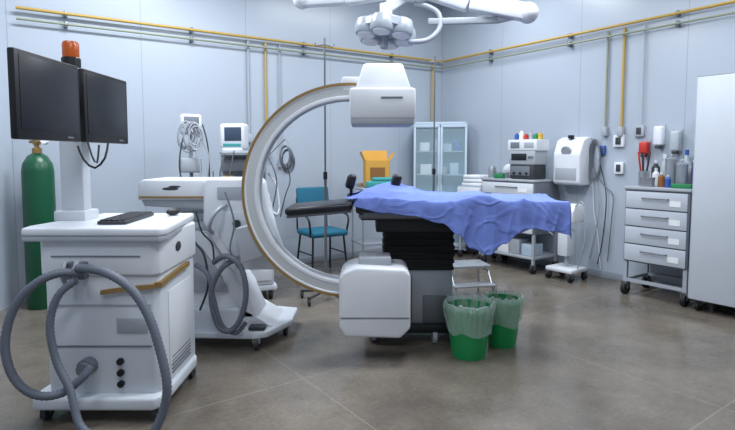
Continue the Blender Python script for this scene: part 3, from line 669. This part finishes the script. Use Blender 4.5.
# ---------------- wheeled pump
p=RW(rw_t(571,.36),.40)
T=thing('suction_pump','white suction pump on pole base with casters below wall unit','medical machine',p,ROTR)
MB().box((0,0,.12),(.34,.32,.05),.02).build('base',white,T)
MB().cyl((0,0,.14),(0,0,.68),.025).build('pole',lgrey,T)
MB().box((0,-.02,.42),(.13,.15,.3),.02).build('motor_housing',offw,T)
MB().prism([(-.12,.66),(.10,.66),(.10,.80),(.04,.86),(-.08,.86),(-.13,.78)],-.15,.15,'yz',.015).build('pump_head',white,T)
MB().box((0,-.118,.74),(.18,.012,.07),.004,rot=(R(-10),0,0)).build('display',mgrey,T)
MB().tube([(-.12,-.10,.82),(-.2,-.2,.9),(-.22,-.2,.65),(-.1,-.12,.5)],.007,6).build('tubing',lgrey,T)
MB().tube([(.12,-.08,.82),(.25,-.1,.88),(.28,-.1,.5),(.17,-.05,.15)],.007,6).build('tubing',lgrey,T)
for x in (-.14,.14):
    for y in (-.13,.13): caster(T,x,y,.045,.1)
# ---------------- right drawer cabinet
T=thing('drawer_cabinet','grey four drawer cabinet on casters left of the tall locker','cabinet',RW(3.475,.27),ROTR)
drawers(T,.60,.46,.34,1.06,4,cabdark,cabgrey)
MB().box((0,0,1.075),(.63,.5,.03),.008).build('worktop',lgrey,T)
for x in (-.28,.28):
    for y in (-.21,.21): MB().box((x,y,.24),(.035,.035,.24)).build('leg',lgrey,T); caster(T,x,y,.062,.13)
MB().box((0,-.21,.15),(.60,.03,.03)).box((0,.21,.15),(.60,.03,.03)).box((-.28,0,.15),(.03,.42,.03)).box((.28,0,.15),(.03,.42,.03)).build('lower_frame',lgrey,T)
Tc=T; ZT=1.091
def bottle(x,y,r,h,m,label,cat='bottle',nm='bottle',capm=white):
    o=thing(nm,label,cat,LW(Tc,x,y,ZT))
    MB().lathe([(.001,0),(r,0),(r,h*.68),(r*.5,h*.8),(r*.4,h*.86),(.001,h*.86)]).build('body',m,o); MB().lathe([(r*.45,h*.86),(r*.45,h),(.001,h)]).build('cap',capm,o)
def canister(x,y,r,h,label):
    o=thing('steel_canister',label,'canister',LW(Tc,x,y,ZT))
    MB().lathe([(.001,0),(r,0),(r,h),(.001,h)]).build('body',steel,o); MB().lathe([(r*1.06,h),(r*1.06,h+.02),(r*.5,h+.04),(.001,h+.045)]).sph((0,0,h+.055),.014).build('lid',steel,o)
canister(.0,.05,.055,.25,'taller steel canister with lid in middle of cabinet top')
canister(.12,.0,.05,.20,'shorter steel canister with lid right of the taller one')
bottle(.22,.06,.042,.32,purple,'purple bottle near right end of cabinet top')
bottle(-.10,.14,.045,.32,clear,'tall clear bottle with white cap at back of cabinet top')
bottle(.09,.16,.04,.36,clear,'tallest clear bottle with blue cap behind the steel canisters',capm=bluep)
bottle(.26,.17,.035,.28,paper,'white bottle with red cap behind the purple bottle',capm=red)
bottle(.17,.14,.03,.30,paper,'white bottle with blue cap between clear and purple bottles',capm=bluep)
bottle(-.02,-.10,.03,.14,bcard,'small brown bottle in front of the steel canisters')
bottle(.06,-.14,.025,.12,bluep,'small blue bottle at front edge of cabinet top')
bottle(-.20,.16,.04,.26,dgrey,'dark bottle at back left corner of cabinet top')
bottle(-.13,.02,.035,.18,paper,'short white bottle between red instruments and tall canister')
bottle(.27,-.03,.03,.2,lgrey,'grey bottle at the right edge beside the green book')
o=thing('instrument_jar','steel jar of red handled instruments at left end of cabinet top','jar',LW(Tc,-.23,-.02,ZT))
MB().lathe([(.001,0),(.045,0),(.05,.15),(.045,.15),(.04,.01),(.001,.01)]).build('jar_body',steel,o)
for k in range(5):
    a=k*1.3; MB().tube([(.01*math.cos(a),.01*math.sin(a),.02),(.04*math.cos(a),.04*math.sin(a),.22),(.055*math.cos(a),.055*math.sin(a),.34)],.009).build('instrument',red if k<3 else dgrey,o)
solo(MB().box((0,0,.02),(.17,.13,.04),.004),'green_book',gbook,'green book lying at right front corner of cabinet top','book',LW(Tc,.2,-.15,ZT),ROTR+.1)
solo(MB().lathe([(.001,0),(.06,0),(.07,.09),(.065,.09),(.055,.01),(.001,.01)]),'steel_bowl',steel,'small steel bowl at left front of cabinet top','bowl',LW(Tc,-.13,-.15,ZT))
for px,py,m,lab,h in ((660,136,white,'white soap dispenser on wall above the drawer cabinet',.2),(677,141,clear,'translucent dispenser on wall right of the white soap dispenser',.2),(646,148,red,'small red topped hand sprayer hanging on wall above drawer cabinet',.13)):
    q=rw_t(px); z=P(px,py,RW(q).y).z
    o=thing('wall_dispenser',lab,'dispenser',RW(q,0,z),ROTR)
    MB().box((0,-.05,0),(.09,.09,h),.02,seg=3).build('container',m,o); MB().box((0,-.06,-h/2-.015),(.05,.06,.03),.008).build('nozzle',dgrey,o); MB().box((0,-.006,0),(.08,.01,h+.04)).build('bracket',lgrey,o)
# ---------------- locker
T=thing('tall_locker','tall white metal locker on casters at right edge of room','locker',RW(4.365,.31),ROTR)
MB().box((0,0,1.095),(1.1,.5,1.99),.006).build('carcass',cabdark,T)
for sx in (-1,1):
    d_=MB().box((sx*.2735,-.262,1.095),(.53,.024,1.97),.004).build('door',lockm,T)
    MB().box((sx*.06,-.289,1.1),(.02,.03,.16),.005).build('handle',dsteel,d_)
MB().box((-.552,0,1.095),(.004,.49,1.97)).build('side_panel',lockm,T)
for x in (-.48,.48):
    for y in (-.2,.2): caster(T,x,y,.045,.10)
# ---------------- oxygen cylinder
T=thing('oxygen_cylinder','tall green gas cylinder standing in the left corner','gas cylinder',(-3.0,4.78,0))
MB().lathe([(.001,0),(.12,0),(.13,.02),(.13,1.25),(.12,1.32),(.08,1.39),(.035,1.42),(.001,1.42)],n=32).build('tank',green,T)
MB().lathe([(.04,1.41),(.04,1.46),(.02,1.47),(.02,1.51),(.001,1.51)]).build('neck_ring',brass,T)
MB().box((0,0,1.52),(.05,.05,.06),.008).cyl((-.06,0,1.52),(.1,-.03,1.52),.014).build('valve',brass,T)
MB().cyl((.1,-.03,1.52),(.11,-.07,1.53),.03).build('gauge',white,T); MB().cyl((0,0,1.55),(0,0,1.58),.035).build('hand_wheel',dgrey,T)
# ---------------- surgical light
hub=P(414,-14,4.3)
T=thing('surgical_light','white ceiling surgical lamp with jointed arms above the table','lamp',(hub.x,hub.y,H))
MB().cyl((hub.x,hub.y,H),(hub.x,hub.y,hub.z+.05),.05).cyl((hub.x,hub.y,H),(hub.x,hub.y,H-.06),.16).build('ceiling_column',white,T,world=True)
MB().lathe([(.001,-.09),(.14,-.09),(.16,-.03),(.16,.06),(.09,.08),(.001,.08)],hub).build('hub',white,T,world=True)
e=P(528,13,4.1); k1=P(470,2,4.2)
MB().bar(hub+V((.05,0,0)),k1,.12,.16,.02).bar(k1,e,.11,.13,.02).sph(e,.08).build('spring_arm',white,T,world=True)
MB().bar(P(428,22,4.25),P(500,20,4.17),.045,.05).bar(P(498,20,4.17),e,.045,.05).build('link_arm',lgrey,T,world=True)
e2=P(302,0,4.5); MB().bar(hub+V((-.05,0,-.01)),P(345,-3,4.4),.10,.14,.02).bar(P(347,-3,4.4),e2,.10,.12,.02).sph(e2,.075).build('balance_arm',white,T,world=True)
lc=P(386,30,4.25)
MB().bar(hub+V((0,0,-.03)),P(388,7,4.25),.08,.09).cyl(P(386,4,4.25),lc+V((0,0,.05)),.05).build('lamp_arm',white,T,world=True)
rot=(R(-8),R(6),0); M=rmat(lc,rot)
head=MB().lathe([(.001,.09),(.08,.09),(.14,.07),(.19,.055),(.215,.03),(.215,-.02),(.17,-.045),(.001,-.045)],lc,32,rot)
for k in range(6):
    a=2*math.pi*k/6+.3; head.lathe([(.001,.06),(.05,.06),(.082,.04),(.092,0),(.092,-.055),(.082,-.07),(.001,-.07)],M@V((.160*math.cos(a),.160*math.sin(a),0)),20,rot)
hd=head.build('lamp_head',lampgrey,T,world=True)
for k in range(6):
    a=2*math.pi*k/6+.3; q=M@V((.160*math.cos(a),.160*math.sin(a),-.07))
    MB().lathe([(.001,.004),(.07,.004),(.064,-.012),(.001,-.014)],q,20,rot).build('lens',white,hd,world=True)
MB().lathe([(.03,-.04),(.025,-.12),(.03,-.15),(.001,-.16)],lc,16,rot).build('handle',lgrey,hd,world=True)
MB().tube([P(408,42,4.2),P(427,40,4.2),P(439,29,4.22),P(439,14,4.24),P(427,6,4.26),P(414,4,4.28)],.020,10).build('yoke',lgrey,T,world=True)
# ---------------- lights
def area(loc,size,power,col=(.89,.945,1.0),rz=W,sy=None):
    l=bpy.data.lights.new('ceiling_light','AREA'); l.shape='RECTANGLE'; l.size=size; l.size_y=sy or size*.25; l.energy=power; l.color=col
    o=bpy.data.objects.new('ceiling_light',l); o.location=loc; o.rotation_euler=(0,0,rz); COL.objects.link(o)
area((-1.6,4.3,H-.04),1.5,104,sy=.35); area((1.0,3.4,H-.04),1.5,88,sy=.35); area((1.0,5.9,H-.04),1.5,56,sy=.35); area((3.4,3.6,H-.04),1.5,54,sy=.35); area((0,.5,H-.04),1.5,44,sy=.35); area((-1.6,1.6,H-.04),1.5,38,sy=.35)
w=bpy.data.worlds.new('world'); sc.world=w; w.use_nodes=True; w.node_tree.nodes['Background'].inputs[0].default_value=(.6,.7,.8,1); w.node_tree.nodes['Background'].inputs[1].default_value=.3
